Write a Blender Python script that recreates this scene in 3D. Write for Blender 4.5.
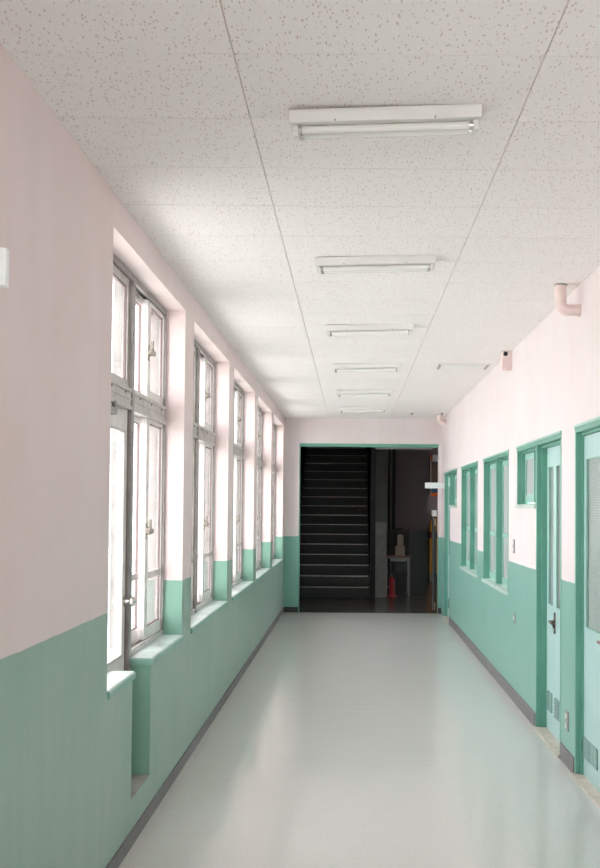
import bpy, bmesh, math, random
from mathutils import Vector, Matrix

random.seed(7)
SC = bpy.context.scene
COL = SC.collection
for o in list(bpy.data.objects):
    bpy.data.objects.remove(o)

# ------------------------------------------------------------------ camera
F_PX, CX, CY = 970.0, 353.72, 480.49            # focal length and principal point in pixels of the 600x868 frame
cam_d = bpy.data.cameras.new('camera')
cam = bpy.data.objects.new('camera', cam_d)
COL.objects.link(cam)
pitch, roll, yaw = math.radians(1.517), math.radians(0.449), math.radians(-0.07)
fw = Vector((-math.sin(yaw) * math.cos(pitch), math.cos(yaw) * math.cos(pitch), math.sin(pitch)))
rt = Vector((math.cos(yaw), math.sin(yaw), 0))
up = rt.cross(fw)
r2 = math.cos(roll) * rt + math.sin(roll) * up
u2 = -math.sin(roll) * rt + math.cos(roll) * up
rot = Matrix((r2, u2, -fw)).transposed()
cam.matrix_world = Matrix.Translation((0, 0, 1.54)) @ rot.to_4x4()
cam_d.sensor_fit = 'VERTICAL'
cam_d.sensor_height = 36.0
cam_d.lens = F_PX / 868.0 * 36.0
cam_d.shift_x = (300 - CX) / 868.0
cam_d.shift_y = (CY - 434) / 868.0
cam_d.clip_start = 0.02
SC.camera = cam

# ------------------------------------------------------------------ overcast sky and exposure
W = bpy.data.worlds.new('overcast_sky')
SC.world = W
W.use_nodes = True
bg = W.node_tree.nodes['Background']
bg.inputs['Color'].default_value = (1.0, 0.962, 0.985, 1)
bg.inputs['Strength'].default_value = 6.0
SC.view_settings.view_transform = 'Standard'
SC.view_settings.look = 'None'
SC.view_settings.gamma = 1.0
SC.view_settings.use_curve_mapping = False
SC.view_settings.exposure = 0.14
SC.cycles.diffuse_bounces = 8
# veiled sun from beyond the classroom side: it lights the yard, not the corridor
sun_d = bpy.data.lights.new('veiled_sun', 'SUN')
sun_d.energy = 12.0
sun_d.angle = math.radians(12)
sun_d.color = (1.0, 0.96, 0.90)
sun = bpy.data.objects.new('veiled_sun', sun_d)
COL.objects.link(sun)
sun.rotation_euler = Vector((-0.55, 0.25, -1.0)).to_track_quat('-Z', 'Y').to_euler()

# ------------------------------------------------------------------ room dimensions (metres)
XL, XR, ZC, YE = -0.988, 1.296, 2.82, 14.06      # corridor: left wall, right wall, ceiling, far wall
YR = -3.2                                         # rear end behind the camera
ZSILL, ZHEAD = 0.785, 2.68
Z_GREEN = 1.10
WIN_Y0, WIN_P, WIN_W = 3.95, 2.03, 1.72           # first opening, pitch, width


# ------------------------------------------------------------------ material helpers
def new_mat(name):
    m = bpy.data.materials.new(name)
    m.use_nodes = True
    nt = m.node_tree
    nt.nodes.clear()
    out = nt.nodes.new('ShaderNodeOutputMaterial')
    bs = nt.nodes.new('ShaderNodeBsdfPrincipled')
    nt.links.new(bs.outputs[0], out.inputs[0])
    return m, nt, bs, out


def N(nt, t, **kw):
    n = nt.nodes.new('ShaderNode' + t)
    for k, v in kw.items():
        setattr(n, k, v)
    return n


def noise(nt, vec, scale, detail=3.0, rough=0.55, stretch=(1, 1, 1)):
    mp = N(nt, 'Mapping')
    mp.inputs['Scale'].default_value = stretch
    nt.links.new(vec, mp.inputs[0])
    n = N(nt, 'TexNoise')
    n.inputs['Scale'].default_value = scale
    n.inputs['Detail'].default_value = detail
    n.inputs['Roughness'].default_value = rough
    nt.links.new(mp.outputs[0], n.inputs['Vector'])
    return n.outputs[0]


def ramp(nt, fac, stops):
    r = N(nt, 'ValToRGB')
    e = r.color_ramp.elements
    while len(e) < len(stops):
        e.new(0.5)
    for i, (p, c) in enumerate(stops):
        e[i].position = p
        e[i].color = c if len(c) == 4 else (*c, 1)
    nt.links.new(fac, r.inputs[0])
    return r.outputs[0]


def mix(nt, fac, a, b, mode='MIX'):
    m = N(nt, 'Mix', data_type='RGBA', blend_type=mode)
    for sock, v in ((m.inputs[0], fac), (m.inputs[6], a), (m.inputs[7], b)):
        if isinstance(v, (int, float)):
            sock.default_value = v
        elif isinstance(v, tuple):
            sock.default_value = v if len(v) == 4 else (*v, 1)
        else:
            nt.links.new(v, sock)
    return m.outputs[2]


def bump(nt, bs, height, strength, dist):
    b = N(nt, 'Bump')
    b.inputs['Strength'].default_value = strength
    b.inputs['Distance'].default_value = dist
    nt.links.new(height, b.inputs['Height'])
    nt.links.new(b.outputs[0], bs.inputs['Normal'])


def pos(nt):
    return N(nt, 'NewGeometry').outputs['Position']


def plain(name, col, rough=0.5, metal=0.0, var=0.08, scale=9.0, bumpy=0.0, spec=0.5):
    m, nt, bs, out = new_mat(name)
    p = pos(nt)
    n = noise(nt, p, scale)
    dark = tuple(c * (1 - var) for c in col)
    light = tuple(min(1, c * (1 + var)) for c in col)
    nt.links.new(ramp(nt, n, [(0.3, dark), (0.7, light)]), bs.inputs['Base Color'])
    bs.inputs['Roughness'].default_value = rough
    bs.inputs['Metallic'].default_value = metal
    bs.inputs['Specular IOR Level'].default_value = spec
    if bumpy:
        bump(nt, bs, noise(nt, p, 120), bumpy, 0.002)
    return m


PINK = (0.825, 0.715, 0.71)
GREEN = (0.195, 0.405, 0.325)


def two_tone(name, pink=PINK, green=GREEN, wear_and_bounce=0.35):
    """wall paint: pink above, green dado below a hand-cut line"""
    m, nt, bs, out = new_mat(name)
    p = pos(nt)
    sep = N(nt, 'SeparateXYZ')
    nt.links.new(p, sep.inputs[0])
    wob = N(nt, 'MapRange')
    wob.inputs['To Min'].default_value = -0.006
    wob.inputs['To Max'].default_value = 0.006
    nt.links.new(noise(nt, p, 5.0, 2), wob.inputs['Value'])
    add = N(nt, 'Math', operation='ADD')
    nt.links.new(sep.outputs[2], add.inputs[0])
    nt.links.new(wob.outputs[0], add.inputs[1])
    gt = N(nt, 'Math', operation='GREATER_THAN')
    gt.inputs[1].default_value = Z_GREEN
    nt.links.new(add.outputs[0], gt.inputs[0])
    streak = noise(nt, p, 7.0, 4, 0.6, (1, 1, 0.12))
    cloud = noise(nt, p, 1.3, 4, 0.6)
    pk = mix(nt, ramp(nt, cloud, [(0.35, (0, 0, 0)), (0.7, (1, 1, 1))]),
             tuple(c * k for c, k in zip(pink, (1.0, 1.02, 1.03))), tuple(c * k for c, k in zip(pink, (0.97, 0.94, 0.935))))
    pk = mix(nt, ramp(nt, streak, [(0.45, (0, 0, 0)), (0.75, (0.35, 0.35, 0.35))]), pk, tuple(c * 0.90 for c in pink))
    worn = tuple(c + (0.54 - c) * 0.5 for c in green)  # streaky wear; its paling also stands in for light bounced off the floor
    nrm = N(nt, 'SeparateXYZ')
    nt.links.new(N(nt, 'NewGeometry').outputs['Normal'], nrm.inputs[0])
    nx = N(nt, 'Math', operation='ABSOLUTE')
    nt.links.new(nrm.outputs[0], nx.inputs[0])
    wf = mix(nt, nx.outputs[0], (0, 0, 0), ramp(nt, streak, [(0.30, (wear_and_bounce * 0.45,) * 3), (0.70, (wear_and_bounce,) * 3)]))
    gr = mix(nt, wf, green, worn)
    gr = mix(nt, ramp(nt, cloud, [(0.42, (0, 0, 0)), (0.68, (0.28,) * 3)]), gr, tuple(c * 0.84 for c in green))
    nt.links.new(mix(nt, gt.outputs[0], gr, pk), bs.inputs['Base Color'])
    rr = N(nt, 'MapRange')
    rr.inputs['To Min'].default_value = 0.38
    rr.inputs['To Max'].default_value = 0.6
    nt.links.new(gt.outputs[0], rr.inputs['Value'])
    nt.links.new(rr.outputs[0], bs.inputs['Roughness'])
    bump(nt, bs, noise(nt, p, 60, 4), 0.12, 0.003)
    return m


M = {}
M['wall'] = two_tone('pink_and_green_wall_paint', (0.775, 0.70, 0.705), (0.20, 0.445, 0.37), 0.25)
M['wall_worn_lit'] = two_tone('worn_bounce_lit_pink_and_green_paint', (0.835, 0.70, 0.695), (0.23, 0.425, 0.335), 1.0)  # left wall: older faded paint plus floor-bounced light put into the green


def mat_floor():
    m, nt, bs, out = new_mat('waxed_grey_vinyl')
    p = pos(nt)
    a = noise(nt, p, 2.2, 5, 0.6, (1, 0.35, 1))
    b = noise(nt, p, 70, 3, 0.6)
    c = ramp(nt, a, [(0.25, (0.645, 0.64, 0.615)), (0.75, (0.675, 0.665, 0.645))])
    c = mix(nt, ramp(nt, b, [(0.42, (0, 0, 0)), (0.7, (0.25, 0.25, 0.25))]), c, (0.42, 0.43, 0.41))
    nt.links.new(c, bs.inputs['Base Color'])
    r = N(nt, 'MapRange')
    r.inputs['To Min'].default_value = 0.08
    r.inputs['To Max'].default_value = 0.18
    nt.links.new(noise(nt, p, 3.0, 5, 0.6), r.inputs['Value'])
    nt.links.new(r.outputs[0], bs.inputs['Roughness'])
    bump(nt, bs, noise(nt, p, 3.0, 4, 0.6, (0.45, 4.5, 1)), 0.15, 0.010)
    return m


def mat_tile():
    m, nt, bs, out = new_mat('fissured_ceiling_board')
    p = pos(nt)
    def spots(scale, thr, rotz, stretch, off):
        mp = N(nt, 'Mapping')
        mp.inputs['Rotation'].default_value = (0, 0, rotz)
        mp.inputs['Location'].default_value = off
        mp.inputs['Scale'].default_value = stretch
        nt.links.new(p, mp.inputs[0])
        v = N(nt, 'TexVoronoi')
        v.inputs['Scale'].default_value = scale
        nt.links.new(mp.outputs[0], v.inputs['Vector'])
        sep = N(nt, 'SeparateColor')
        nt.links.new(v.outputs['Color'], sep.inputs[0])
        k = N(nt, 'MapRange')
        k.inputs['From Min'].default_value = 0.25
        k.inputs['To Min'].default_value = thr * 0.5
        k.inputs['To Max'].default_value = thr
        k.clamp = False
        nt.links.new(sep.outputs[0], k.inputs['Value'])
        lt = N(nt, 'Math', operation='LESS_THAN')
        nt.links.new(v.outputs['Distance'], lt.inputs[0])
        nt.links.new(k.outputs[0], lt.inputs[1])
        return lt.outputs[0]
    s1 = spots(92, 0.27, 0.6, (1, 0.36, 1), (0, 0, 0))
    s2 = spots(80, 0.24, 0.2, (1, 0.42, 1), (3.3, 1.7, 0))
    mx = N(nt, 'Math', operation='MAXIMUM')
    nt.links.new(s1, mx.inputs[0])
    nt.links.new(s2, mx.inputs[1])
    base = ramp(nt, noise(nt, p, 1.2, 3), [(0.3, (0.865, 0.825, 0.82)), (0.7, (0.885, 0.85, 0.84))])
    nt.links.new(mix(nt, mx.outputs[0], base, (0.68, 0.55, 0.53)), bs.inputs['Base Color'])
    bs.inputs['Roughness'].default_value = 0.9
    bs.inputs['Specular IOR Level'].default_value = 0.2
    inv = N(nt, 'Math', operation='SUBTRACT')
    inv.inputs[0].default_value = 1
    nt.links.new(mx.outputs[0], inv.inputs[1])
    bump(nt, bs, inv.outputs[0], 0.3, 0.002)
    return m


def mat_clear_glass():
    m, nt, bs, out = new_mat('clear_window_glass')
    nt.nodes.remove(bs)
    tr = N(nt, 'BsdfTransparent')
    tr.inputs[0].default_value = (0.95, 0.97, 0.965, 1)
    gl = N(nt, 'BsdfGlossy')
    gl.inputs['Roughness'].default_value = 0.02
    geo = N(nt, 'NewGeometry')
    dot = N(nt, 'VectorMath', operation='DOT_PRODUCT')
    nt.links.new(geo.outputs['Normal'], dot.inputs[0])
    nt.links.new(geo.outputs['Incoming'], dot.inputs[1])
    ab = N(nt, 'Math', operation='ABSOLUTE')
    nt.links.new(dot.outputs['Value'], ab.inputs[0])
    om = N(nt, 'Math', operation='SUBTRACT', use_clamp=True)
    om.inputs[0].default_value = 1.0
    nt.links.new(ab.outputs[0], om.inputs[1])
    pw = N(nt, 'Math', operation='POWER')
    pw.inputs[1].default_value = 5.0
    nt.links.new(om.outputs[0], pw.inputs[0])
    fr = N(nt, 'Math', operation='MULTIPLY_ADD')          # Schlick reflectance of glass
    fr.inputs[1].default_value = 0.96
    fr.inputs[2].default_value = 0.04
    nt.links.new(pw.outputs[0], fr.inputs[0])
    mx = N(nt, 'MixShader')
    nt.links.new(fr.outputs[0], mx.inputs[0])
    nt.links.new(tr.outputs[0], mx.inputs[1])
    nt.links.new(gl.outputs[0], mx.inputs[2])
    nt.links.new(mx.outputs[0], out.inputs[0])
    return m


def mat_frosted(name, col, wire=False):
    m, nt, bs, out = new_mat(name)
    p = pos(nt)
    sep = N(nt, 'SeparateXYZ')
    nt.links.new(p, sep.inputs[0])
    bs.inputs['Roughness'].default_value = 0.22
    n = noise(nt, p, 160, 2)
    if wire:
        def diag(sgn):
            s = N(nt, 'Math', operation='MULTIPLY_ADD')
            nt.links.new(sep.outputs[1], s.inputs[0])
            s.inputs[1].default_value = sgn
            nt.links.new(sep.outputs[2], s.inputs[2])
            k = N(nt, 'Math', operation='MULTIPLY')
            k.inputs[1].default_value = 34
            nt.links.new(s.outputs[0], k.inputs[0])
            f = N(nt, 'Math', operation='FRACT')
            nt.links.new(k.outputs[0], f.inputs[0])
            lt = N(nt, 'Math', operation='LESS_THAN')
            lt.inputs[1].default_value = 0.24
            nt.links.new(f.outputs[0], lt.inputs[0])
            return lt.outputs[0]
        a, b = diag(1.4), diag(-1.4)
        mx = N(nt, 'Math', operation='MAXIMUM')
        nt.links.new(a, mx.inputs[0])
        nt.links.new(b, mx.inputs[1])
        c = mix(nt, mx.outputs[0], col, tuple(k * 0.45 for k in col))
        nt.links.new(c, bs.inputs['Base Color'])
        bump(nt, bs, mx.outputs[0], 0.5, 0.002)
    else:
        nt.links.new(ramp(nt, noise(nt, p, 3, 2), [(0.3, tuple(k * 0.9 for k in col)), (0.7, col)]), bs.inputs['Base Color'])
        bump(nt, bs, n, 0.25, 0.001)
    return m


M['floor'] = mat_floor()
M['tile'] = mat_tile()
M['ceil_back'] = plain('ceiling_batten_brown', (0.68, 0.55, 0.52), 0.8)
M['glass'] = mat_clear_glass()
M['frost'] = mat_frosted('frosted_glass', (0.56, 0.55, 0.57))
M['wire_glass'] = mat_frosted('wired_patterned_glass', (0.50, 0.56, 0.54), True)
M['alu'] = plain('weathered_aluminium', (0.57, 0.54, 0.52), 0.42, 0.3, 0.16, 14)
M['alu_dark'] = plain('dull_aluminium_mullion', (0.36, 0.335, 0.325), 0.42, 0.3, 0.16, 14)
M['alu_white'] = plain('pale_aluminium_sash', (0.80, 0.765, 0.755), 0.4, 0.15, 0.08, 14)
M['gasket'] = plain('brown_gasket', (0.24, 0.17, 0.17), 0.6)
M['brass'] = plain('tarnished_latch_metal', (0.30, 0.27, 0.23), 0.4, 0.5, 0.2, 40)
M['bronze'] = plain('dark_bronze', (0.14, 0.09, 0.075), 0.4, 0.6, 0.2, 40)
M['chrome'] = plain('polished_steel', (0.72, 0.70, 0.68), 0.15, 1.0, 0.05)
M['sill'] = plain('pale_painted_sill', (0.56, 0.66, 0.64), 0.3, 0, 0.14, 6)
M['sill_nose'] = plain('green_painted_sill_edge', (0.24, 0.46, 0.38), 0.35, 0, 0.08, 8)
M['sill_green'] = plain('pale_green_painted_sill', (0.54, 0.66, 0.61), 0.35, 0, 0.1, 6)
M['frame_green'] = plain('green_gloss_joinery_paint', (0.13, 0.36, 0.275), 0.3, 0, 0.08, 5)
M['sash_green'] = plain('light_green_joinery_paint', (0.31, 0.55, 0.48), 0.35, 0, 0.08, 5)
M['door'] = plain('pale_aqua_door_paint', (0.45, 0.645, 0.63), 0.35, 0, 0.06, 4)
M['vent_dark'] = plain('green_grey_door_louvre', (0.16, 0.27, 0.25), 0.5)
M['vent'] = plain('mid_green_door_louvre', (0.24, 0.40, 0.36), 0.5)
M['skirting'] = plain('grey_vinyl_skirting', (0.20, 0.185, 0.19), 0.5, 0, 0.12, 12)
M['skirting_black'] = plain('black_vinyl_skirting', (0.028, 0.028, 0.034), 0.45)
M['threshold'] = plain('pale_wood_threshold', (0.60, 0.53, 0.47), 0.45, 0, 0.14, 20)
M['white'] = plain('white_enamel', (0.80, 0.79, 0.77), 0.35, 0, 0.03)
M['tube'] = plain('white_lamp_tube', (0.86, 0.855, 0.83), 0.12, 0, 0.01)
M['pinkpaint'] = plain('pink_painted_pipe', (0.80, 0.655, 0.635), 0.45, 0, 0.05, 14)
M['black'] = plain('black_plastic', (0.012, 0.012, 0.013), 0.5)
M['sign'] = plain('white_sign_panel', (0.88, 0.90, 0.92), 0.35, 0, 0.01)
M['plate'] = plain('grey_switch_plate', (0.36, 0.34, 0.33), 0.4, 0.2)
M['concrete'] = plain('bare_concrete', (0.33, 0.34, 0.31), 0.8, 0, 0.15, 15, 0.3)
M['ground'] = plain('pale_concrete_yard', (0.62, 0.62, 0.60), 0.9, 0, 0.06, 2)
M['plaster'] = plain('outer_plaster', (0.6, 0.58, 0.56), 0.8)
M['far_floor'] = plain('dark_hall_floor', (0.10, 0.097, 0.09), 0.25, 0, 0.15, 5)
M['far_wall_shaded'] = two_tone('shade_darkened_hall_wall_paint', (0.215, 0.17, 0.172), (0.035, 0.052, 0.048), 0.3)  # pink and green wall paint with the hall's shade put into the colour
M['far_dark'] = plain('dark_paint_and_stairwell_shade', (0.030, 0.032, 0.032), 0.7)  # own colour of dark parts; painted-in shade on the stairwell side wall
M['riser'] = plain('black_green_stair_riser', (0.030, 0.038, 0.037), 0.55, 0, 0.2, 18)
M['nosing'] = plain('worn_metal_nosing', (0.46, 0.40, 0.37), 0.35, 0.4, 0.2, 20)
M['pillar_low'] = plain('grey_green_pillar', (0.22, 0.22, 0.195), 0.5, 0, 0.12, 8)
M['pillar_up'] = plain('dark_grey_pillar', (0.085, 0.085, 0.08), 0.6, 0, 0.12, 8)
M['grey_metal'] = plain('grey_steel', (0.30, 0.29, 0.28), 0.4, 0.4)
M['wood'] = plain('brown_table_top', (0.17, 0.095, 0.05), 0.45, 0, 0.2, 25)
M['red'] = plain('red_enamel', (0.36, 0.012, 0.018), 0.35)
M['dark_red'] = plain('dark_red_band', (0.10, 0.012, 0.015), 0.5)
M['yellow'] = plain('orange_yellow_enamel', (0.62, 0.27, 0.02), 0.4)
M['orange'] = plain('orange_plastic', (0.75, 0.13, 0.02), 0.4)
M['blue'] = plain('dark_blue_panel', (0.03, 0.09, 0.16), 0.5)
M['brown'] = plain('dark_brown_board', (0.10, 0.07, 0.05), 0.6)
M['carton'] = plain('beige_carton', (0.34, 0.27, 0.215), 0.7)
M['case'] = plain('black_equipment_case', (0.020, 0.020, 0.022), 0.5)
M['hinge'] = plain('brass_hinge', (0.55, 0.42, 0.26), 0.35, 0.8)


# ------------------------------------------------------------------ geometry helpers
class MB:
    """collects shapes; build() links them as one mesh object"""
    def __init__(self):
        self.bm = bmesh.new()

    def box(self, x0, x1, y0, y1, z0, z1):
        r = bmesh.ops.create_cube(self.bm, size=1.0)
        for v in r['verts']:
            v.co = Vector((x0 + (v.co.x + .5) * (x1 - x0), y0 + (v.co.y + .5) * (y1 - y0), z0 + (v.co.z + .5) * (z1 - z0)))
        return self

    def cyl(self, a, b, r, seg=16, r_end=None):
        a, b = Vector(a), Vector(b)
        d = b - a
        q = d.to_track_quat('Z', 'Y').to_matrix().to_4x4()
        bmesh.ops.create_cone(self.bm, cap_ends=True, segments=seg, radius1=r, radius2=r if r_end is None else r_end,
                              depth=d.length, matrix=Matrix.Translation((a + b) / 2) @ q)
        return self

    def sphere(self, c, r, sx=1, sy=1, sz=1):
        bmesh.ops.create_uvsphere(self.bm, u_segments=16, v_segments=10, radius=r,
                                  matrix=Matrix.Translation(c) @ Matrix.Diagonal((sx, sy, sz, 1)))
        return self

    def prism(self, pts, axis, a, b):
        """extrude polygon pts (2-D) along axis from a to b"""
        def p3(p, t):
            if axis == 'x':
                return (t, p[0], p[1])
            if axis == 'y':
                return (p[0], t, p[1])
            return (p[0], p[1], t)
        va = [self.bm.verts.new(p3(p, a)) for p in pts]
        vb = [self.bm.verts.new(p3(p, b)) for p in pts]
        n = len(pts)
        self.bm.faces.new(va)
        self.bm.faces.new(list(reversed(vb)))
        for i in range(n):
            self.bm.faces.new((va[i], vb[i], vb[(i + 1) % n], va[(i + 1) % n]))
        bmesh.ops.recalc_face_normals(self.bm, faces=self.bm.faces[:])
        return self

    def tube(self, path, r, seg=16):
        rings = []
        path = [Vector(p) for p in path]
        for i, p in enumerate(path):
            t = (path[min(i + 1, len(path) - 1)] - path[max(i - 1, 0)]).normalized()
            q = t.to_track_quat('Z', 'Y')
            rings.append([self.bm.verts.new(p + q @ Vector((r * math.cos(2 * math.pi * k / seg), r * math.sin(2 * math.pi * k / seg), 0))) for k in range(seg)])
        for a, b in zip(rings, rings[1:]):
            off = min(range(seg), key=lambda s: (a[0].co - b[s].co).length)
            for k in range(seg):
                self.bm.faces.new((a[k], a[(k + 1) % seg], b[(k + 1 + off) % seg], b[(k + off) % seg]))
        self.bm.faces.new(rings[0])
        self.bm.faces.new(rings[-1])
        bmesh.ops.recalc_face_normals(self.bm, faces=self.bm.faces[:])
        return self

    def mesh(self, name, mat, bevel=0.0, smooth=False):
        if bevel:
            bmesh.ops.bevel(self.bm, geom=self.bm.edges[:], offset=bevel, segments=2, profile=0.5, affect='EDGES', clamp_overlap=True)
        me = bpy.data.meshes.new(name)
        self.bm.to_mesh(me)
        self.bm.free()
        me.materials.append(mat)
        if smooth:
            for pl in me.polygons:
                pl.use_smooth = True
            try:
                me.set_sharp_from_angle(angle=math.radians(35))
            except Exception:
                pass
        return me

    def build(self, name, mat, parent=None, bevel=0.0, smooth=False, loc=None):
        return link(name, self.mesh(name, mat, bevel, smooth), parent, loc)


def link(name, me, parent=None, loc=None):
    o = bpy.data.objects.new(name, me)
    COL.objects.link(o)
    o.parent = parent
    if loc is not None:
        o.location = loc
    return o


def tag(o, label, cat, group=None, kind=None):
    o['label'] = label
    o['category'] = cat
    if group:
        o['group'] = group
    if kind:
        o['kind'] = kind
    return o


def empty(name, loc, rz=0.0):
    o = bpy.data.objects.new(name, None)
    COL.objects.link(o)
    o.empty_display_size = 0.1
    o.location = loc
    o.rotation_euler = (0, 0, rz)
    return o


def copy_tree(o, parent=None):
    c = o.copy()
    COL.objects.link(c)
    c.parent = parent
    for ch in list(o.children):
        copy_tree(ch, c)
    return c


# ------------------------------------------------------------------ the setting: floor, ceiling, walls
tag(MB().box(XL, XR, YR, YE, -0.12, 0).build('floor', M['floor']),
    'glossy waxed grey vinyl corridor floor reflecting the windows', 'floor', kind='structure')

ceil = MB().box(XL, XR, YR, YE, ZC + 0.006, ZC + 0.14).build('ceiling', M['ceil_back'])
tag(ceil, 'off-white fissured ceiling boards with thin brown joints over the corridor', 'ceiling', kind='structure')
CUTS = [XL, -0.347, 0.537, XR]
TY0, TP = 2.718, 0.464
rows = []
k = -7
while TY0 + TP * k < YE - 0.02:
    a = TY0 + TP * k
    rows.append((a, min(a + TP, YE)))
    k += 1
for c in range(3):
    gl = 0.0 if c == 0 else 0.0016
    gr = 0.0 if c == 2 else 0.0016
    cache = {}
    for a, b in rows:
        L = round(b - a, 4)
        if L not in cache:
            m_ = MB()
            x0, x1 = CUTS[c] + gl, CUTS[c + 1] - gr
            ch = 0.0016
            # board with chamfered lower edges
            g = 0.0019
            vs = [(x0, g, .006), (x1, g, .006), (x1, L - g, .006), (x0, L - g, .006), (x0, g, ch), (x1, g, ch), (x1, L - g, ch), (x0, L - g, ch),
                  (x0 + ch, g + ch * .5, 0), (x1 - ch, g + ch * .5, 0), (x1 - ch, L - g - ch * .5, 0), (x0 + ch, L - g - ch * .5, 0)]
            bv = [m_.bm.verts.new(v) for v in vs]
            for f in ((0, 1, 2, 3), (8, 11, 10, 9)):
                m_.bm.faces.new([bv[i] for i in f])
            for s in (0, 4):
                for i in range(4):
                    j = (i + 1) % 4
                    m_.bm.faces.new((bv[s + i], bv[s + j], bv[s + 4 + j], bv[s + 4 + i]))
            bmesh.ops.recalc_face_normals(m_.bm, faces=m_.bm.faces[:])
            cache[L] = m_.mesh('ceiling_board', M['tile'])
        link('ceiling_board', cache[L], ceil, (0, a, ZC))
MB().box(XL, XR, YR, rows[0][0], ZC, ZC + 0.006).build('ceiling_lining', M['tile'], ceil)

# --- left wall with its deep window openings (one mesh)
XO = XL - 0.26                                     # outer face
SLOT0, SLOT1, SLOTZ = 4.41, 4.81, 0.205            # notch in the low wall in front of the outer door
openings = [WIN_Y0 + WIN_P * i for i in range(5)]
rear_light_open = [-2.27, -0.24]  # unseen window openings added to brighten the near corridor
wl = MB()
edges = sorted(rear_light_open + openings)
y = YR
ZT = ZC + 0.14
for a in edges:
    wl.box(XO, XL, y, a, 0, ZT)                                   # pier
    wl.box(XO, XL, a, a + WIN_W, ZHEAD, ZT)                       # lintel
    if a == WIN_Y0:
        wl.box(XL - 0.10, XL, a, SLOT0, SLOTZ, ZSILL - 0.035)
        wl.box(XO, XL, a, SLOT1, 0, SLOTZ)
        wl.box(XO, XL, SLOT1, a + WIN_W, 0, ZSILL - 0.035)
    else:
        wl.box(XO, XL, a, a + WIN_W, 0, ZSILL - 0.035)            # low wall under the sill
    y = a + WIN_W
wl.box(XO, XL, y, YE, 0, ZT)
tag(wl.build('wall_left', M['wall_worn_lit']), 'window wall painted pink above and green below, with deep window bays', 'wall', kind='structure')

# --- right wall with doors and classroom windows
RT = 0.13
DH = 2.02
DOOR_A = (4.80, 5.645)
DOOR_B = (6.01, 6.835)
SIDE_B = (6.835, 7.64)
WR1 = (8.04, 9.585)
WR2 = (10.02, 11.535)
SIDE_C = (12.03, 12.87)
DOOR_C = (12.87, 13.62)
ZW0, ZS0 = 0.835, 1.56
wr = MB()
X1 = XR + RT
y = YR
for a, b, z0 in ((DOOR_A[0], DOOR_A[1], 0), (DOOR_B[0], DOOR_B[1], 0), (SIDE_B[0], SIDE_B[1], ZS0), (WR1[0], WR1[1], ZW0),
                 (WR2[0], WR2[1], ZW0), (SIDE_C[0], SIDE_C[1], ZS0), (DOOR_C[0], DOOR_C[1], 0)):
    if a > y + 1e-6:
        wr.box(XR, X1, y, a, 0, ZT)
    wr.box(XR, X1, a, b, DH, ZT)
    if z0:
        wr.box(XR, X1, a, b, 0, z0)
    y = b
wr.box(XR, X1, y, YE + 0.15, 0, ZT)
tag(wr.build('wall_right', M['wall']), 'classroom wall painted pink above and green below, with green doors and windows', 'wall', kind='structure')

# --- far wall with the wide opening, rear wall behind the camera
OX0, OX1, OZ = -0.773, 1.249, 2.448
tag(MB().box(XO, OX0, YE, YE + .15, 0, ZT).box(OX1, XR, YE, YE + .15, 0, ZT).box(OX0, OX1, YE, YE + .15, OZ, ZT)
    .build('wall_far', M['wall']), 'pink and green end wall around the wide dark opening', 'wall', kind='structure')
tag(MB().box(XO, -.75, YR - .15, YR, 0, ZT).box(1.05, X1, YR - .15, YR, 0, ZT).box(-.75, 1.05, YR - .15, YR, 2.3, ZT).build('wall_rear', M['wall']),
    'pink and green wall around the added glazed opening behind', 'wall', kind='structure')
d5 = empty('added_rear_door', (.15, YR - .08, 0))  # unseen glazed entrance, added so daylight from behind lifts the near end
for a in (-.9, -.3, .3):
    g_ = MB()
    g_.box(a, a + .05, -.02, .02, .0, 2.3).box(a + .55, a + .6, -.02, .02, 0, 2.3).box(a + .05, a + .55, -.02, .02, 0, .25).box(a + .05, a + .55, -.02, .02, 2.22, 2.3)
    lf_ = g_.build('leaf', M['alu'], d5)
    MB().box(a + .05, a + .55, -.003, .003, .25, 2.22).build('pane', M['glass'], lf_)
tag(d5, 'unseen glazed aluminium doors added behind to light the near corridor', 'door', kind='structure')
tag(MB().box(OX0, OX1, YE + 0.012, YE + .14, OZ - 0.045, OZ).box(OX0, OX0 + .012, YE + .012, YE + .14, 0, OZ - .045)
    .build('trim_1', M['frame_green']), 'dark green painted lining along the head of the wide opening', 'trim', kind='structure')

# --- skirtings
bl = MB()
bl.box(XL, XL + 0.008, YR, YE, 0, 0.068)
tag(bl.build('baseboard_left', M['skirting']), 'low grey vinyl skirting under the window wall', 'baseboard', kind='structure')
br = MB()
for a, b in ((YR, DOOR_A[0]), (DOOR_A[1], DOOR_B[0]), (DOOR_B[1], DOOR_C[0])):
    br.box(XR - 0.008, XR, a + .003, b - .003, 0, 0.098)
tag(br.build('baseboard_right', M['skirting']), 'grey vinyl skirting along the classroom wall between the doors', 'baseboard', kind='structure')
tag(MB().box(XL + .008, OX0, YE - .008, YE, 0, .078).box(OX1, XR, YE - .008, YE, 0, .078).build('baseboard_far', M['skirting_black']),
    'black vinyl skirting at the foot of the end wall', 'baseboard', kind='structure')

# --- yard outside the windows
tag(MB().box(-60, XO, -60, 60, -0.5, -0.3).box(XO, 60, -60, YR - .2, -.5, -.3).build('yard_ground', M['ground']), 'pale concrete ground outside the windows', 'ground', kind='structure')
tag(MB().box(XO, 8.0, YR - .2, 24, -0.5, -0.12).build('foundation', M['concrete']), 'concrete slab under the building', 'foundation', kind='structure')

# ------------------------------------------------------------------ left windows
XF0, XF1 = XL - 0.20, XL - 0.108                    # frame depth, outer and inner face
TB0, TB1 = 2.005, 2.108                             # transom bar
MU0, MU1 = 0.822, 0.870                             # mullion, along the opening


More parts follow.
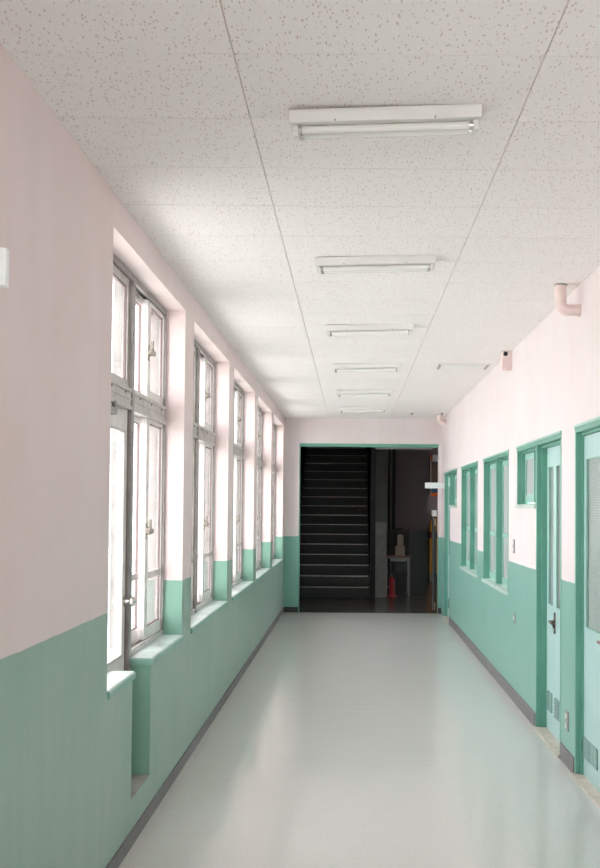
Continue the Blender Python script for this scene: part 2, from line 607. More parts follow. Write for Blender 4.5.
def sash(parent, u0, u1, z0, z1, xc, name='sash', stile=0.036, top=0.036, bottom=0.05, mid=None, mat='alu', near_stile=None, far_stile=None):
    t = 0.013
    ns = near_stile or stile
    fs = far_stile or stile
    s = MB()
    s.box(xc - t, xc + t, u0, u0 + ns, z0, z1).box(xc - t, xc + t, u1 - fs, u1, z0, z1)
    s.box(xc - t, xc + t, u0 + ns, u1 - fs, z0, z0 + bottom).box(xc - t, xc + t, u0 + ns, u1 - fs, z1 - top, z1)
    so = s.build(name, M[mat], parent)
    gk = MB()
    e = 0.006
    for (a, b, c, d) in ((u0 + ns, u0 + ns + e, z0 + bottom, z1 - top), (u1 - fs - e, u1 - fs, z0 + bottom, z1 - top),
                         (u0 + ns + e, u1 - fs - e, z0 + bottom, z0 + bottom + e), (u0 + ns + e, u1 - fs - e, z1 - top - e, z1 - top)):
        gk.box(xc - .006, xc + .006, a, b, c, d)
    gk.build('gasket', M['gasket'], so)
    MB().box(xc - .0025, xc + .0025, u0 + ns + e, u1 - fs - e, z0 + bottom + e, z1 - top - e).build('pane', M['glass'], so)
    if mid:
        MB().box(xc + .003, xc + t, u0 + ns + e, u1 - fs - e, mid - .017, mid + .017).build('glazing_bar', M['alu'], so)
    return so


def latch(parent, u, z, x):
    l = MB().box(x, x + .006, u - .016, u + .016, z - .045, z + .04)
    l.cyl((x + .006, u, z), (x + .03, u, z), .021, 14)
    l.box(x + .018, x + .030, u - .010, u + .010, z - .012, z + .06)
    l.box(x + .018, x + .034, u - .06, u + .05, z - .014, z + .008)
    l.build('latch', M['brass'], parent)


def make_window(door_bay=False):
    root = empty('window', (XL, 0, 0))
    f0, f1 = XF0 - XL, XF1 - XL
    w = WIN_W
    zb = ZSILL
    J = 0.020
    fr = MB()
    fr.box(f0, f1, w - J, w, zb, ZHEAD).box(f0, f1, 0, w, ZHEAD - .03, ZHEAD) if False else None
    MB().box(f0, f1, w - J, w, zb, ZHEAD - .032).build('jamb', M['alu_dark'], root)
    MB().box(f0, f1, 0, J, SLOTZ if door_bay else zb, ZHEAD - .032).build('jamb', M['alu'], root)
    # head with its two tracks
    hd = MB().box(f0, f1, 0, w, ZHEAD - .012, ZHEAD)
    for xa in (f0, f0 + .04, f1 - .012):
        hd.box(xa, xa + .012, 0, w, ZHEAD - .032, ZHEAD - .012)
    hd.build('head_track', M['alu_dark'], root)
    MB().box(f0, f1 + .008, MU0, MU1, SLOTZ if door_bay else zb, ZHEAD - .032).build('mullion', M['alu_dark'], root, 0.004)
    # transom bar: a broad face with two ribs
    for a, b in ((J, MU0), (MU1, w - J)):
        tb = MB().box(f0, f1, a, b, TB0, TB1)
        tb.box(f1, f1 + .007, a, b, TB0, TB0 + .018).box(f1, f1 + .007, a, b, TB1 - .018, TB1)
        tb.box(f1, f1 + .004, a, b, TB0 + .048, TB0 + .056)
        to = tb.build('transom_bar', M['alu'], root)
        n = 3
        for q in range(n):
            u = a + (b - a) * (q + .5) / n
            MB().cyl((f1 + .004, u, TB0 + .075), (f1 + .0075, u, TB0 + .075), .006, 10).build('screw', M['gasket'], to)
    a = MU1 if door_bay else J
    tr = MB().box(f0, f1, a, w - J, zb, zb + .014)
    for xa in (f0, f0 + .04, f1 - .010):
        tr.box(xa, xa + .010, a, w - J, zb + .014, zb + .03)
    tr.build('sill_track', M['alu'], root)
    if not door_bay:
        pass
    xo, xi = f0 + .026, f0 + .066                    # outer and inner sliding tracks
    um = (MU1 + w - J) / 2 + .025
    # upper lights
    sash(root, J, MU0, TB1, ZHEAD - .034, xi, bottom=.035)
    s_out = sash(root, MU1, um + .02, TB1, ZHEAD - .034, xo, mat='alu_white', near_stile=.02, top=.026, bottom=.035)
    s_in = sash(root, um - .055, w - J, TB1, ZHEAD - .034, xi, mat='alu_white', near_stile=.075, far_stile=.014, top=.020)
    latch(s_in, um - .046, 2.36, xi + .013)
    # lower lights
    s_out = sash(root, MU1, um + .02, zb + .03, TB0, xo, mid=1.155, bottom=.06, mat='alu_white', near_stile=.02, top=.026)
    s_in = sash(root, um - .055, w - J, zb + .03, TB0, xi, mid=1.155, bottom=.06, mat='alu_white', near_stile=.075, far_stile=.014, top=.020)
    latch(s_in, um - .046, 1.40, xi + .013)
    if not door_bay:
        sash(root, J, MU0, zb + .03, TB0, xi, mid=1.155, bottom=.07)
    # painted sill board with a rounded nose
    def sill(a, b, x0=-.26):
        n = .012
        pts = [(x0, ZSILL - .035), (n - .004, ZSILL - .035), (n, ZSILL - .031), (n, ZSILL - .010), (n - .003, ZSILL - .006), (x0, ZSILL - .006)]
        so = MB().prism(pts, 'y', a, b).build('sill', M['sill_nose'], root)
        MB().prism([(x0, ZSILL - .006), (n - .003, ZSILL - .006), (n - .007, ZSILL - .001), (n - .012, ZSILL), (x0, ZSILL)], 'y', a, b).build('sill_top', M['sill'], so)
    if door_bay:
        sill(.003, SLOT0 - WIN_Y0 + .012, -.10)
        sill(SLOT1 - WIN_Y0 - .012, w - .003)
    else:
        sill(.003, w - .003)
    return root


w1 = make_window(True)
w1.name = 'window_1'
w1.location = (XL, WIN_Y0, 0)
tag(w1, 'aluminium sliding window sharing its bay with the glazed outer door', 'window', kind='structure')
wproto = make_window(False)
order = ('directly beyond the bay with the outer door', 'second beyond the bay with the outer door',
         'third beyond the bay with the outer door', 'last before the end wall')
for i in range(4):
    o = wproto if i == 0 else copy_tree(wproto)
    o.name = 'window_%d' % (i + 2)
    o.location = (XL, WIN_Y0 + WIN_P * (i + 1), 0)
    tag(o, 'tall aluminium sliding window in a deep bay, ' + order[i], 'window', 'aluminium windows along the left wall', 'structure')
for i, yy in enumerate(rear_light_open):
    o = copy_tree(wproto)
    o.name = 'window_%d' % (i + 10)
    o.location = (XL, yy, 0)
    tag(o, 'unseen aluminium sliding window added for light behind the solid stretch of wall', 'window', 'added light-giving windows behind the solid wall', 'structure')

# --- glazed outer door in the first bay
d4 = empty('door_4', (XL, WIN_Y0, SLOTZ))
tag(d4, 'narrow glazed aluminium outer door with a round knob beside the window', 'door', kind='structure')
xd = XF1 - XL - .030
da, db = .037, MU0 - .004
zt = TB0 - .004 - SLOTZ
s = MB()
s.box(xd - .018, xd + .018, da, da + .07, 0, zt).box(xd - .018, xd + .018, db - .075, db, 0, zt)
s.box(xd - .018, xd + .018, da + .07, db - .075, 0, .60).box(xd - .018, xd + .018, da + .07, db - .075, zt - .10, zt)
s.build('leaf', M['alu_white'], d4)
MB().box(xd - .003, xd + .003, da + .07, db - .075, .60, zt - .10).build('pane', M['glass'], d4)
b_ = MB()
for a, b, c, d in ((da + .07, da + .082, .60, zt - .10), (db - .087, db - .075, .60, zt - .10), (da + .082, db - .087, .60, .612), (da + .082, db - .087, zt - .112, zt - .10)):
    b_.box(xd + .003, xd + .022, a, b, c, d)
b_.build('glazing_bead', M['alu'], d4)
MB().box(xd + .018, xd + .022, db - .012, db, 0, zt).build('edge_seal', M['gasket'], d4)
kn = MB().cyl((xd + .018, db - .04, 1.07 - SLOTZ), (xd + .024, db - .04, 1.07 - SLOTZ), .028, 20)
kn.cyl((xd + .024, db - .04, 1.07 - SLOTZ), (xd + .045, db - .04, 1.07 - SLOTZ), .011, 14)
kn.sphere((xd + .062, db - .04, 1.07 - SLOTZ), .025, .8, 1, 1)
kn.build('door_knob', M['chrome'], d4, smooth=True)
cl = MB().box(xd + .018, xd + .045, .28, .49, zt - .05, zt - .02)
cl.cyl((xd + .035, .47, zt - .02), (xd + .035, .47, zt + .012), .009, 10)
cl.box(xd + .028, xd + .042, .46, .70, zt - .006, zt + .002)
cl.build('door_closer', M['alu_dark'], d4)

# concrete bottom of the notch
tag(MB().box(XL - .10, XL - .002, SLOT0 + .001, SLOT1 - .001, SLOTZ, SLOTZ + .006).build('trim_2', M['concrete']),
    'bare concrete step at the bottom of the narrow notch below the outer door', 'trim', kind='structure')


# ------------------------------------------------------------------ right-hand joinery
XS = XR + 0.082                                     # plane of the sashes


def green_sash(parent, a, b, z0, z1, x, rail=None, glass='frost', st=.03):
    s = MB()
    s.box(x, x + .025, a, a + st, z0, z1).box(x, x + .025, b - st, b, z0, z1)
    s.box(x, x + .025, a + st, b - st, z0, z0 + .06).box(x, x + .025, a + st, b - st, z1 - .045, z1)
    so = s.build('sash', M['sash_green'], parent)
    if rail:
        MB().box(x + .001, x + .02, a + st, b - st, rail - .02, rail + .02).build('glazing_bar', M['sash_green'], so)
        MB().box(x + .010, x + .015, a + st, b - st, z0 + .06, rail - .02).build('pane', M[glass], so)
        MB().box(x + .010, x + .015, a + st, b - st, rail + .02, z1 - .045).build('pane', M[glass], so)
    else:
        MB().box(x + .010, x + .015, a + st, b - st, z0 + .06, z1 - .045).build('pane', M[glass], so)
    return so


def frame_member(parent, name, x0, x1, y0, y1, z0, z1, mat='frame_green'):
    return MB().box(x0, x1, y0, y1, z0, z1).build(name, M[mat], parent, 0.003)


def jamb(parent, y0, y1, z0, z1, step=0):
    """door or window jamb: proud casing with a small rebate towards the opening (step = +1 far side, -1 near side)"""
    frame_member(parent, 'jamb', XR - .002, XR + RT - .005, y0, y1, z0, z1)
    if step > 0:
        frame_member(parent, 'jamb_stop', XR + .028, XR + RT - .006, y0 - .012, y0, z0, z1)
    elif step < 0:
        frame_member(parent, 'jamb_stop', XR + .028, XR + RT - .006, y1, y1 + .012, z0, z1)


def head(parent, a, b, z1=DH):
    frame_member(parent, 'head', XR - .003, XR + RT - .005, a, b, z1 - .045, z1)
    frame_member(parent, 'head_moulding', XR - .010, XR - .003, a, b, z1 - .018, z1, 'sash_green')
    frame_member(parent, 'head_stop', XR + .03, XR + RT - .006, a + .04, b - .04, z1 - .062, z1 - .045)


def classroom_window(name, span, z0, label, mullion, rail, both_jambs=True):
    a, b = span
    root = empty(name, (0, 0, 0))
    head(root, a, b)
    jamb(root, b - .035, b, z0 + .002, DH - .045, 1)
    jamb(root, a, a + .035, z0 + .002, DH - .045, -1)
    # sill board sloping to the corridor
    pts = [(XR - .014, z0 - .026), (XR - .014, z0 - .004), (XR - .010, z0 + .002), (XR + RT - .006, z0 + .018), (XR + RT - .006, z0 + .0), (XR - .0005, z0 + .0), (XR - .0005, z0 - .026)]
    MB().prism(pts, 'y', a + .001, b - .001).build('sill', M['sill_green'], root)
    zz0, zz1 = z0 + .02, DH - .064
    bays = []
    y0 = a + .048
    for m_ in mullion:
        frame_member(root, 'mullion', XR + .004, XR + RT - .006, m_ - .022, m_ + .022, z0 + .018, DH - .045)
        bays.append((y0, m_ - .022))
        y0 = m_ + .022
    bays.append((y0, b - .048))
    for p, q in bays:
        mid = (p + q) / 2
        if q - p > .5:
            green_sash(root, p, mid + .02, zz0, zz1, XS, rail)
            green_sash(root, mid - .02, q, zz0, zz1, XS - .027, rail)
        else:
            green_sash(root, p, q, zz0, zz1, XS - .012, rail)
    tag(root, label, 'window', kind='structure')
    return root


classroom_window('window_6', WR1, ZW0, 'green framed classroom window next to the door with the high side light', [8.77], 1.29)
classroom_window('window_7', WR2, ZW0, 'green framed classroom window between the other one and the last door', [10.74], 1.29)
classroom_window('window_8', SIDE_B, ZS0, 'small high green framed side light joined to the two-leaf door', [], None)
classroom_window('window_9', SIDE_C, ZS0, 'small high green framed side light by the end wall', [], None)


def louvre(parent, a, b, z0, z1, x):
    n = 6
    v = MB().box(x - .004, x + .002, a, b, z0, z1).build('vent', M['vent_dark'], parent)
    mid = a + (b - a) * .5
    MB().box(x - .007, x - .004, a, mid, z0, z1).build('vent_cover', M['vent'], v)
    for i in range(n):
        z = z0 + (z1 - z0) * (i + .5) / n
        MB().prism([(x - .012, z - .007), (x - .004, z + .007), (x - .004, z + .004), (x - .010, z - .008)], 'y', mid + .004, b - .004).build('slat', M['vent_dark'], v)


def leaf(parent, a, b, x, pane, vent, handle=None, st=.06, hl='leaf'):
    z0, z1 = .012, DH - .066
    p0, p1, q0, q1 = pane
    s = MB()
    s.box(x, x + .034, a, p0, z0, z1).box(x, x + .034, p1, b, z0, z1)
    s.box(x, x + .034, p0, p1, z0, q0).box(x, x + .034, p0, p1, q1, z1)
    lf = s.build('leaf', M['door'], parent)
    bd = MB()
    e = .007
    for (c, d, f, g) in ((p0, p0 + e, q0, q1), (p1 - e, p1, q0, q1), (p0 + e, p1 - e, q0, q0 + e), (p0 + e, p1 - e, q1 - e, q1)):
        bd.box(x - .001, x + .012, c, d, f, g)
    bd.build('glazing_bead', M['sash_green'], lf)
    MB().box(x + .014, x + .02, p0, p1, q0, q1).build('pane', M['wire_glass'], lf)
    if vent:
        louvre(lf, *vent, x)
    return lf


def make_door(name, span, label, leaves, near_window=False, far_window=False):
    a, b = span
    root = empty(name, (0, 0, 0))
    head(root, a, b)
    jamb(root, b - .03, b, 0.012, DH - .045, 1)
    jamb(root, a, a + .03, 0.012, DH - .045, -1)
    MB().box(XR - .02, XR + RT - .005, a + .001, b - .001, 0, .012).build('threshold', M['threshold'], root, .002)
    tag(root, label, 'door', kind='structure')
    return root


XD = XR + 0.043
dA = make_door('door_1', DOOR_A, 'pale aqua classroom door with a wide wired glass pane, next to the two-leaf door', None)
lf = leaf(dA, DOOR_A[0] + .032, DOOR_A[1] - .032, XD, (DOOR_A[0] + .14, DOOR_A[1] - .085, .855, 1.825), (DOOR_A[1] - .36, DOOR_A[1] - .06, .12, .232))
h = MB().box(XD - .006, XD, 5.10, 5.14, .76, .86).cyl((XD - .006, 5.12, .835), (XD - .040, 5.12, .835), .008, 12).cyl((XD - .040, 5.13, .835), (XD - .040, 5.02, .835), .008, 12)
h.build('handle', M['gasket'], lf, smooth=True)

dB = make_door('door_2', DOOR_B, 'pale aqua two-leaf classroom door with narrow wired glass panes and a lever handle', None)
XDB = XR + 0.068
lf1 = leaf(dB, 6.525, DOOR_B[1] - .032, XDB, (6.575, 6.735, .87, 1.825), (6.60, 6.745, .15, .28))
lf2 = leaf(dB, DOOR_B[0] + .032, 6.522, XDB - .004, (6.13, 6.47, .87, 1.825), (6.20, 6.49, .15, .28))
h = MB().box(XDB - .012, XDB - .004, 6.482, 6.510, .70, .84)
h.cyl((XDB - .012, 6.495, .78), (XDB - .040, 6.495, .78), .009, 12).cyl((XDB - .040, 6.503, .78), (XDB - .040, 6.41, .775), .009, 12)
h.build('lever_handle', M['bronze'], lf2, smooth=True)
MB().cyl((XDB - .012, 6.495, .75), (XDB - .02, 6.495, .75), .012, 14).build('keyhole', M['black'], lf2)

dC = make_door('door_3', DOOR_C, 'green framed classroom door in the corner by the end wall', None)
leaf(dC, DOOR_C[0] + .032, DOOR_C[1] - .032, XD, (DOOR_C[0] + .12, DOOR_C[1] - .12, .87, 1.825), (DOOR_C[0] + .2, DOOR_C[1] - .2, .15, .28))


# switch and socket plates on the right wall
def wall_plate(y, z0, z1, w, label, rocker):
    r = empty('wall_plate', (XR, y, z0))
    MB().box(-.007, 0, -w / 2, w / 2, 0, z1 - z0).build('plate', M['plate'], r, .002)
    for i in range(rocker):
        zc = (z1 - z0) * (i + .5) / rocker
        MB().box(-.012, -.007, -.013, .013, zc - .014, zc + .014).build('rocker', M['white'], r, .002)
    tag(r, label, 'wall plate', 'small plates on the classroom wall')


wall_plate(7.76, 1.175, 1.285, .07, 'grey light switch plate on the pink paint beside the high side light', 2)
wall_plate(7.72, .622, .705, .07, 'grey socket plate on the green dado below the light switch', 1)
wall_plate(5.83, .21, .325, .07, 'grey socket plate low on the narrow pier between two doors', 2)

# ------------------------------------------------------------------ ceiling lamps (switched off)
LX = 0.105


def make_lamp():
    r = empty('fluorescent_lamp', (0, 0, ZC))
    hw = .308
    pts = [(-.062, 0), (.062, 0), (.062, -.010), (.055, -.040), (-.055, -.040), (-.062, -.010)]
    MB().prism(pts, 'x', -hw, hw).build('housing', M['white'], r, .002)
    TZ, TT, TR = -.0535, .023, .0125
    for s in (-1, 1):
        for t in (-TT, TT):
            MB().box(s * (hw - .018) - .008, s * (hw - .018) + .008, t - .011, t + .011, TZ - .014, -.0402).build('lamp_holder', M['white'], r, .002)
    for t in (-TT, TT):
        tb = MB().cyl((-hw + .040, t, TZ), (hw - .040, t, TZ), TR, 20).build('tube', M['tube'], r, smooth=True)
        for s in (-1, 1):
            MB().cyl((s * (hw - .026), t, TZ), (s * (hw - .040), t, TZ), TR + .0006, 18).build('end_cap', M['chrome'], tb, smooth=True)
    for q in (-1, 1):
        MB().cyl((q * .16, -.054, -.036), (q * .16, -.0575, -.036), .0035, 8).build('screw', M['plate'], r)
    MB().cyl((-.225, 0, -.049), (-.195, 0, -.049), .008, 12).build('starter', M['grey_metal'], r)
    return r


lamp0 = make_lamp()
spots = [(3.12, 'twin-tube white ceiling lamp hanging slightly loose at one end, first of the row'),
         (4.985, 'twin-tube white ceiling lamp, second of the row after the loose one'),
         (6.845, 'twin-tube white ceiling lamp, third of the row after the loose one'),
         (8.72, 'twin-tube white ceiling lamp level with the slim ceiling vent'),
         (10.68, 'twin-tube white ceiling lamp, last but one before the end wall'),
         (12.50, 'twin-tube white ceiling lamp, the one closest to the end wall')]
for i, (yy, lab) in enumerate(spots):
    o = lamp0 if i == 0 else copy_tree(lamp0)
    o.location = (LX - .008 * (i == 0) + .004 * i, yy, ZC)
    if i == 0:
        o.rotation_euler = (0, math.radians(-1.05), math.radians(-3.0))
        o.location.z = ZC - .0057
    tag(o, lab, 'ceiling lamp', 'row of fluorescent ceiling lamps')


# ------------------------------------------------------------------ pipes, boxes, vent, signs
def elbow_path(x, y, ztop, drop, xend, r, bend):
    pts = [(x, y, ztop), (x, y, ztop - drop + bend)]
    for i in range(1, 9):
        t = math.pi / 2 * i / 8
        pts.append((x + bend * (1 - math.cos(t)), y, ztop - drop + bend - bend * math.sin(t)))
    pts.append((xend, y, ztop - drop))
    return pts


pp = empty('elbow_pipe', (1.185, 5.53, ZC))
MB().tube([(a - 1.185, 0, c - ZC) for a, b, c in elbow_path(1.185, 0, ZC, .148, XR, .034, .042)], .033, 20).build('bend', M['pinkpaint'], pp, smooth=True)
MB().cyl((0, 0, -.008), (0, 0, 0), .037, 24).build('ceiling_collar', M['plate'], pp)
MB().cyl((XR - 1.185 - .012, 0, -.148), (XR - 1.185, 0, -.148), .037, 24).build('wall_collar', M['pinkpaint'], pp)
tag(pp, 'pink painted elbow pipe from ceiling into the wall above the doors', 'pipe')

pb = empty('junction_box', (1.255, 7.93, ZC))
MB().box(-.041, .041, -.035, .035, -.156, 0).build('body', M['pinkpaint'], pb, .004)
MB().cyl((-.012, -.035, -.026), (-.012, -.039, -.026), .019, 20).build('hole', M['black'], pb)
MB().cyl((-.012, -.0352, -.026), (-.012, -.037, -.026), .023, 20).build('rim', M['white'], pb)
tag(pb, 'pink box with a round black hole at the top of the classroom wall', 'junction box')

pe = empty('elbow_pipe', (1.245, 13.45, ZC))
MB().tube([(a - 1.245, 0, c - ZC) for a, b, c in elbow_path(1.205, 0, ZC, .105, XR, .03, .05)], .042, 16).build('bend', M['pinkpaint'], pe, smooth=True)
MB().cyl((-.04, 0, -.008), (-.04, 0, 0), .046, 20).build('ceiling_collar', M['plate'], pe)
tag(pe, 'small pink elbow pipe in the ceiling corner by the end wall', 'pipe')

cv = empty('ceiling_vent', (1.0, 8.75, ZC))
MB().box(-.23, .23, -.125, .125, -.014, 0).build('panel', M['white'], cv, .004)
MB().box(-.215, .17, -.10, .10, -.020, -.014).build('louvre_plate', M['white'], cv, .003)
MB().box(-.232, -.216, -.12, .12, -.020, -.003).build('end_slot', M['plate'], cv)
MB().box(.19, .215, -.12, .12, -.017, -.014).build('end_slot', M['plate'], cv)
tag(cv, 'slim white ceiling vent panel with a dark end slot', 'ceiling vent')

for x, yy, lab in ((0.806, 13.24, 'tiny grey ceiling hook out in the ceiling near the end wall'), (1.215, 13.2, 'tiny grey ceiling hook right beside the small pink elbow pipe')):
    hk = empty('ceiling_hook', (x, yy, ZC))
    MB().cyl((0, 0, -.012), (0, 0, 0), .018, 14).build('rose', M['plate'], hk)
    MB().cyl((0, 0, -.03), (0, 0, -.012), .006, 8).build('pin', M['gasket'], hk)
    tag(hk, lab, 'hook', 'ceiling hooks near the end wall')

sg = empty('projecting_sign', (XR, 13.66, 1.84))
MB().box(-.275, -.012, -.012, .012, -.04, .04).build('panel', M['sign'], sg, .003)
MB().box(-.012, 0, -.02, .02, -.05, .05).build('bracket', M['white'], sg, .002)
tag(sg, 'blank white sign projecting from the wall above the last door', 'sign')
sg = empty('projecting_sign', (XL, 2.02, 2.034))
MB().box(.012, .262, -.012, .012, -.04, .04).build('panel', M['sign'], sg, .003)
MB().box(0, .012, -.02, .02, -.05, .05).build('bracket', M['white'], sg, .002)
tag(sg, 'blank white sign projecting from the solid stretch of the window wall', 'sign')

# ------------------------------------------------------------------ stair hall beyond the opening
HZ = 4.6
Y0 = YE + .15
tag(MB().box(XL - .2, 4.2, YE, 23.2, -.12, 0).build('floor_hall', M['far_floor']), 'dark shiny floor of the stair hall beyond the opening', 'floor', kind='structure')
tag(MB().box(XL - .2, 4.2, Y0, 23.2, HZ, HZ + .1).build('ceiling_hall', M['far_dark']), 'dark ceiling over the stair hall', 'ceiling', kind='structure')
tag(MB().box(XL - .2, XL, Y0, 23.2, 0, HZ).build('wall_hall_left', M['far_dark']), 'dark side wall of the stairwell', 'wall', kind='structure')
tag(MB().box(XL, 4.2, 23.0, 23.2, 0, HZ).build('wall_hall_back', M['far_wall_shaded']), 'dim wall at the very back of the stair hall', 'wall', kind='structure')
tag(MB().box(.585, 1.335, 17.32, 17.45, 0, HZ).box(.40, .585, 17.32, 23.0, 0, HZ).build('wall_hall_middle', M['far_wall_shaded']),
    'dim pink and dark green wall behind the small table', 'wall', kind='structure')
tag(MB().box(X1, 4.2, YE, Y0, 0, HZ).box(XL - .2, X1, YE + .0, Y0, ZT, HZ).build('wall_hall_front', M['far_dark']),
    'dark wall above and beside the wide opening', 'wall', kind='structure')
# right side of the hall, with an unseen doorway opening added to light the locker side
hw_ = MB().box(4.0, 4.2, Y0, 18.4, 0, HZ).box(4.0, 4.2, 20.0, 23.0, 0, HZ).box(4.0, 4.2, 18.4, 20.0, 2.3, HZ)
tag(hw_.build('wall_hall_right', M['far_wall_shaded']), 'hall side wall with an unseen doorway added for daylight', 'wall', kind='structure')
tag(MB().box(1.335, 4.0, 20.6, 20.75, 0, HZ).build('wall_hall_side', M['far_wall_shaded']), 'dim wall behind the yellow locker', 'wall', kind='structure')

# staircase going up away from the opening
SY, RISE, RUN, SX0, SX1 = 16.40, 0.1715, 0.245, XL + .012, 0.300
st = empty('staircase', ((SX0 + SX1) / 2, SY, 0))
sw = (SX1 - SX0) / 2
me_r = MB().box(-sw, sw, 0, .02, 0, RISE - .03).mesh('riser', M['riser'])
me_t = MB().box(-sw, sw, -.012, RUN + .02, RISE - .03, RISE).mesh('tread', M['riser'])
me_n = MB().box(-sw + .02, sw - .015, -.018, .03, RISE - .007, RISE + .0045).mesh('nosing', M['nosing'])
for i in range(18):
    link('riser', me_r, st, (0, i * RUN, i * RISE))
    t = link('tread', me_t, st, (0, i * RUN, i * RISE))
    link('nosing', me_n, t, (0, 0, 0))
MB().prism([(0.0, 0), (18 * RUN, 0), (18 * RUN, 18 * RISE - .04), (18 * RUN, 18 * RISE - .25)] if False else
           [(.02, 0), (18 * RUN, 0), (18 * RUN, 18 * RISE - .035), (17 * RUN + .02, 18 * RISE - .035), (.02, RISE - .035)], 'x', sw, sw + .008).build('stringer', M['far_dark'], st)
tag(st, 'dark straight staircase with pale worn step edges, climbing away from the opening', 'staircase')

tag(MB().box(SX1 + .012, .396, 16.42, 22.9, 0, HZ).build('wall_stair_side', M['far_dark']), 'black partition between staircase and pillar', 'wall', kind='structure')
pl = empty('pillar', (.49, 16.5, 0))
MB().box(-.093, .093, -.06, .80, 0, 1.275).build('lower_part', M['pillar_low'], pl, .004)  # pillar tone is paler below, darker above
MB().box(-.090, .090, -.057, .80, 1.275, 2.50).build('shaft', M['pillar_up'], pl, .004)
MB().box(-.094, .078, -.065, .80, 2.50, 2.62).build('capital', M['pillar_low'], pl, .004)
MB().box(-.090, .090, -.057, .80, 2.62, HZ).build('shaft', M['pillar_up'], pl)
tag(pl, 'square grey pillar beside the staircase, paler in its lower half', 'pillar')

tag(MB().box(.33, 1.17, YE + .165, YE + .20, OZ - .066, OZ - .03).box(.33, .36, YE + .15, YE + .20, OZ - .03, OZ + .06)
    .box(1.14, 1.17, YE + .15, YE + .20, OZ - .03, OZ + .06).build('hanging_rail', M['grey_metal'], None, .002), 'grey steel rail fixed behind the head of the wide opening', 'rail')

# vertical conduits on the hall wall
for x, r, lab in ((.655, .018, 'thin dark conduit running up the hall wall beside the pillar'), (.735, .026, 'thicker dark conduit on the hall wall above the table')):
    c = empty('conduit', (x, 17.285, 0))
    MB().cyl((0, 0, 0), (0, 0, HZ - .02), r, 14).build('pipe', M['far_dark'], c, smooth=True)
    for z in (.9, 1.9, 2.9):
        MB().box(-.032, .032, r * .2, .032, z, z + .03).build('clip', M['grey_metal'], c)
    tag(c, lab, 'conduit')

# table with its load
tb = empty('side_table', (.80, 16.98, 0))
MB().box(-.235, .24, -.24, .24, .665, .69).build('table_top', M['wood'], tb, .003)
for sx in (-.20, .19):
    for sy in (-.20, .20):
        MB().box(sx - .012, sx + .012, sy - .012, sy + .012, 0, .648).build('leg', M['grey_metal'], tb)
MB().box(-.21, .20, -.21, .21, .648, .665).build('apron', M['grey_metal'], tb)
MB().box(-.19, .18, .188, .212, .10, .12).build('stretcher', M['grey_metal'], tb)
tag(tb, 'small brown topped table with grey steel legs against the hall wall', 'table')

tr = empty('white_tray', (.81, 16.80, .596))
MB().box(-.13, .13, -.06, .30, 0, .012).box(-.13, .13, -.06, -.048, .012, .046).box(-.13, -.118, -.048, .30, .012, .046).box(.118, .13, -.048, .30, .012, .046).build('tray', M['plate'], tr)
MB().box(-.145, -.13, -.04, .28, .03, .048).build('runner', M['grey_metal'], tr)
MB().box(.13, .145, -.04, .28, .03, .048).build('runner', M['grey_metal'], tr)
tag(tr, 'pale shallow drawer tray slung under the table top', 'tray')

ct = empty('carton_stack', (.83, 16.86, .69))
MB().box(-.085, .085, -.07, .07, 0, .165).build('base_carton', M['carton'], ct, .006)
MB().prism([(-.045, .165), (.06, .165), (.06, .34), (.045, .365), (-.03, .365), (-.045, .33)], 'y', -.05, .05).build('bottle', M['carton'], ct, .004)
tag(ct, 'beige dispenser with a slim upright top on the table', 'dispenser')
cs = empty('equipment_case', (.81, 17.10, .69))
MB().box(-.19, .20, -.10, .10, 0, .44).build('body', M['case'], cs, .01)
MB().box(-.17, .18, -.106, -.10, .05, .40).build('front_panel', M['far_dark'], cs, .002)
MB().cyl((-.08, 0, .455), (.08, 0, .455), .01, 10).cyl((-.08, 0, .43), (-.08, 0, .455), .008, 8).cyl((.08, 0, .43), (.08, 0, .455), .008, 8).build('handle', M['case'], cs)
tag(cs, 'black equipment case standing at the back of the table', 'case')
bx_ = empty('storage_box', (.86, 17.05, 0))
MB().box(-.09, .10, -.10, .10, 0, .34).build('body', M['case'], bx_, .006)
MB().box(-.095, .105, -.105, .105, .34, .37).build('lid', M['far_dark'], bx_, .004)
tag(bx_, 'dark storage box with lid under the table', 'box')

# fire extinguisher on its stand
fe = empty('fire_extinguisher', (.685, 16.62, 0))
MB().cyl((0, 0, .0), (0, 0, .018), .085, 24).cyl((0, 0, .018), (0, 0, .035), .06, 24).build('stand', M['red'], fe, smooth=True)
MB().cyl((0, 0, .035), (0, 0, .30), .046, 24).cyl((0, 0, .30), (0, 0, .345), .046, 24, .016).build('cylinder', M['red'], fe, smooth=True)
v = MB().cyl((0, 0, .345), (0, 0, .385), .014, 14).build('valve', M['grey_metal'], fe, smooth=True)
MB().prism([(-.012, .385), (.085, .42), (.085, .428), (-.012, .398)], 'y', -.008, .008).build('lever', M['black'], v)
MB().tube([(0, -.015, .37), (.02, -.045, .42), (.045, -.055, .36), (.055, -.05, .20), (.05, -.045, .12)], .008, 8).build('hose', M['black'], fe, smooth=True)
tag(fe, 'red fire extinguisher on a round stand beside the pillar', 'fire extinguisher')

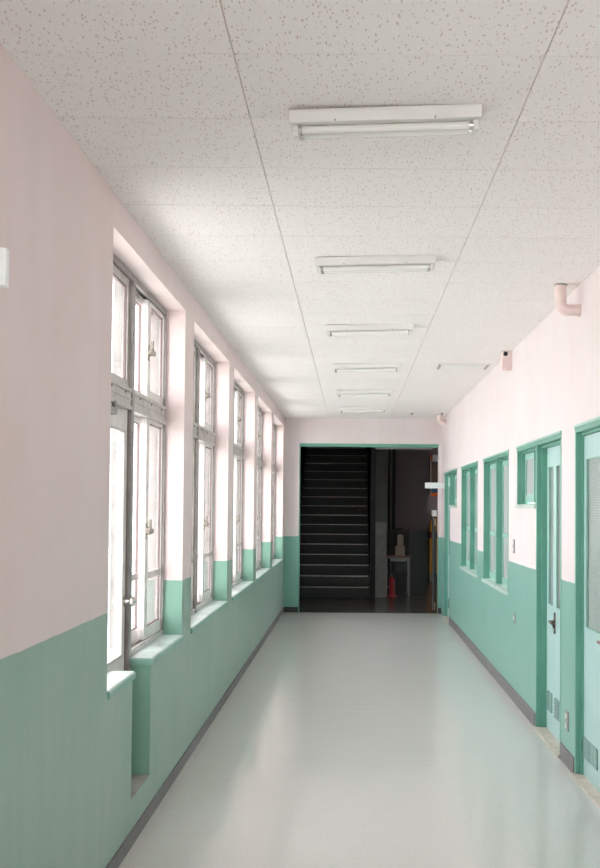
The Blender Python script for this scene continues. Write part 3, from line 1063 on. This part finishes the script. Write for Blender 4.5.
# folded gate parked against the right jamb
fg = empty('folding_gate', (1.215, YE + .22, 0))
for i in range(2):
    lf_ = MB().box(-.022 + i * .026, -.002 + i * .026, -.05, .30, .02, 1.40).build('panel', M['far_dark'], fg, .002)
    MB().box(-.023 + i * .026, -.001 + i * .026, -.052, .302, 1.40, 1.49).build('top_cap', M['white'], lf_, .002)
for z in (.03, 1.26):
    MB().cyl((.0, -.058, z), (.0, -.058, z + .11), .008, 10).build('hinge', M['hinge'], fg)
MB().box(-.028, -.023, -.05, -.04, .02, 1.40).build('edge_strip', M['grey_metal'], fg)
tag(fg, 'dark folded gate with white top caps and brass hinges against the jamb', 'gate')

# things glimpsed past the jamb
lk = empty('yellow_locker', (1.87, 20.2, 0))
arc = [(-.26, .16), (-.26, 1.15)] + [(-.26 + .20 * (1 - math.cos(math.pi / 2 * i / 6)), 1.15 + .22 * math.sin(math.pi / 2 * i / 6)) for i in range(1, 7)] + [(.26, 1.37), (.26, .16)]
MB().prism(arc, 'y', -.2, .2).build('body', M['yellow'], lk)
MB().box(-.262, .262, -.204, .2, .89, 1.03).build('band', M['dark_red'], lk)
for x in (-.155, -.05, .06):
    MB().box(x - .004, x + .004, -.206, -.2, .18, .88).build('groove', M['brown'], lk)
for sx in (-.22, .22):
    MB().box(sx - .03, sx + .03, -.18, .18, 0, .16).build('foot', M['carton'], lk)
tag(lk, 'orange-yellow locker with a rounded top and dark red band', 'locker')
nb = empty('notice_board', (1.78, 20.585, 2.02))
MB().box(-.11, .3, -.02, 0, -.02, .60).build('board', M['brown'], nb)
MB().box(-.135, -.11, -.03, 0, -.25, .62).box(-.11, .3, -.03, 0, .60, .62).build('frame', M['carton'], nb)
MB().box(-.11, .3, -.028, 0, -.18, -.02).build('blue_strip', M['blue'], nb)
MB().box(-.11, .3, -.03, 0, -.25, -.19).build('orange_strip', M['orange'], nb)
tag(nb, 'brown notice board with blue and orange strips above the locker', 'notice board')
es = empty('exit_sign_box', (1.80, 19.9, 2.47))
MB().box(-.16, .22, -.05, .05, 0, .14).build('box', M['sign'], es, .004)
MB().box(-.205, -.16, -.045, .045, .05, .13).build('end_lamp', M['orange'], es, .01)
MB().cyl((0, 0, .14), (0, 0, HZ - 2.475), .01, 10).build('drop_rod', M['grey_metal'], es)
tag(es, 'white hanging box sign with an orange end lamp', 'sign')
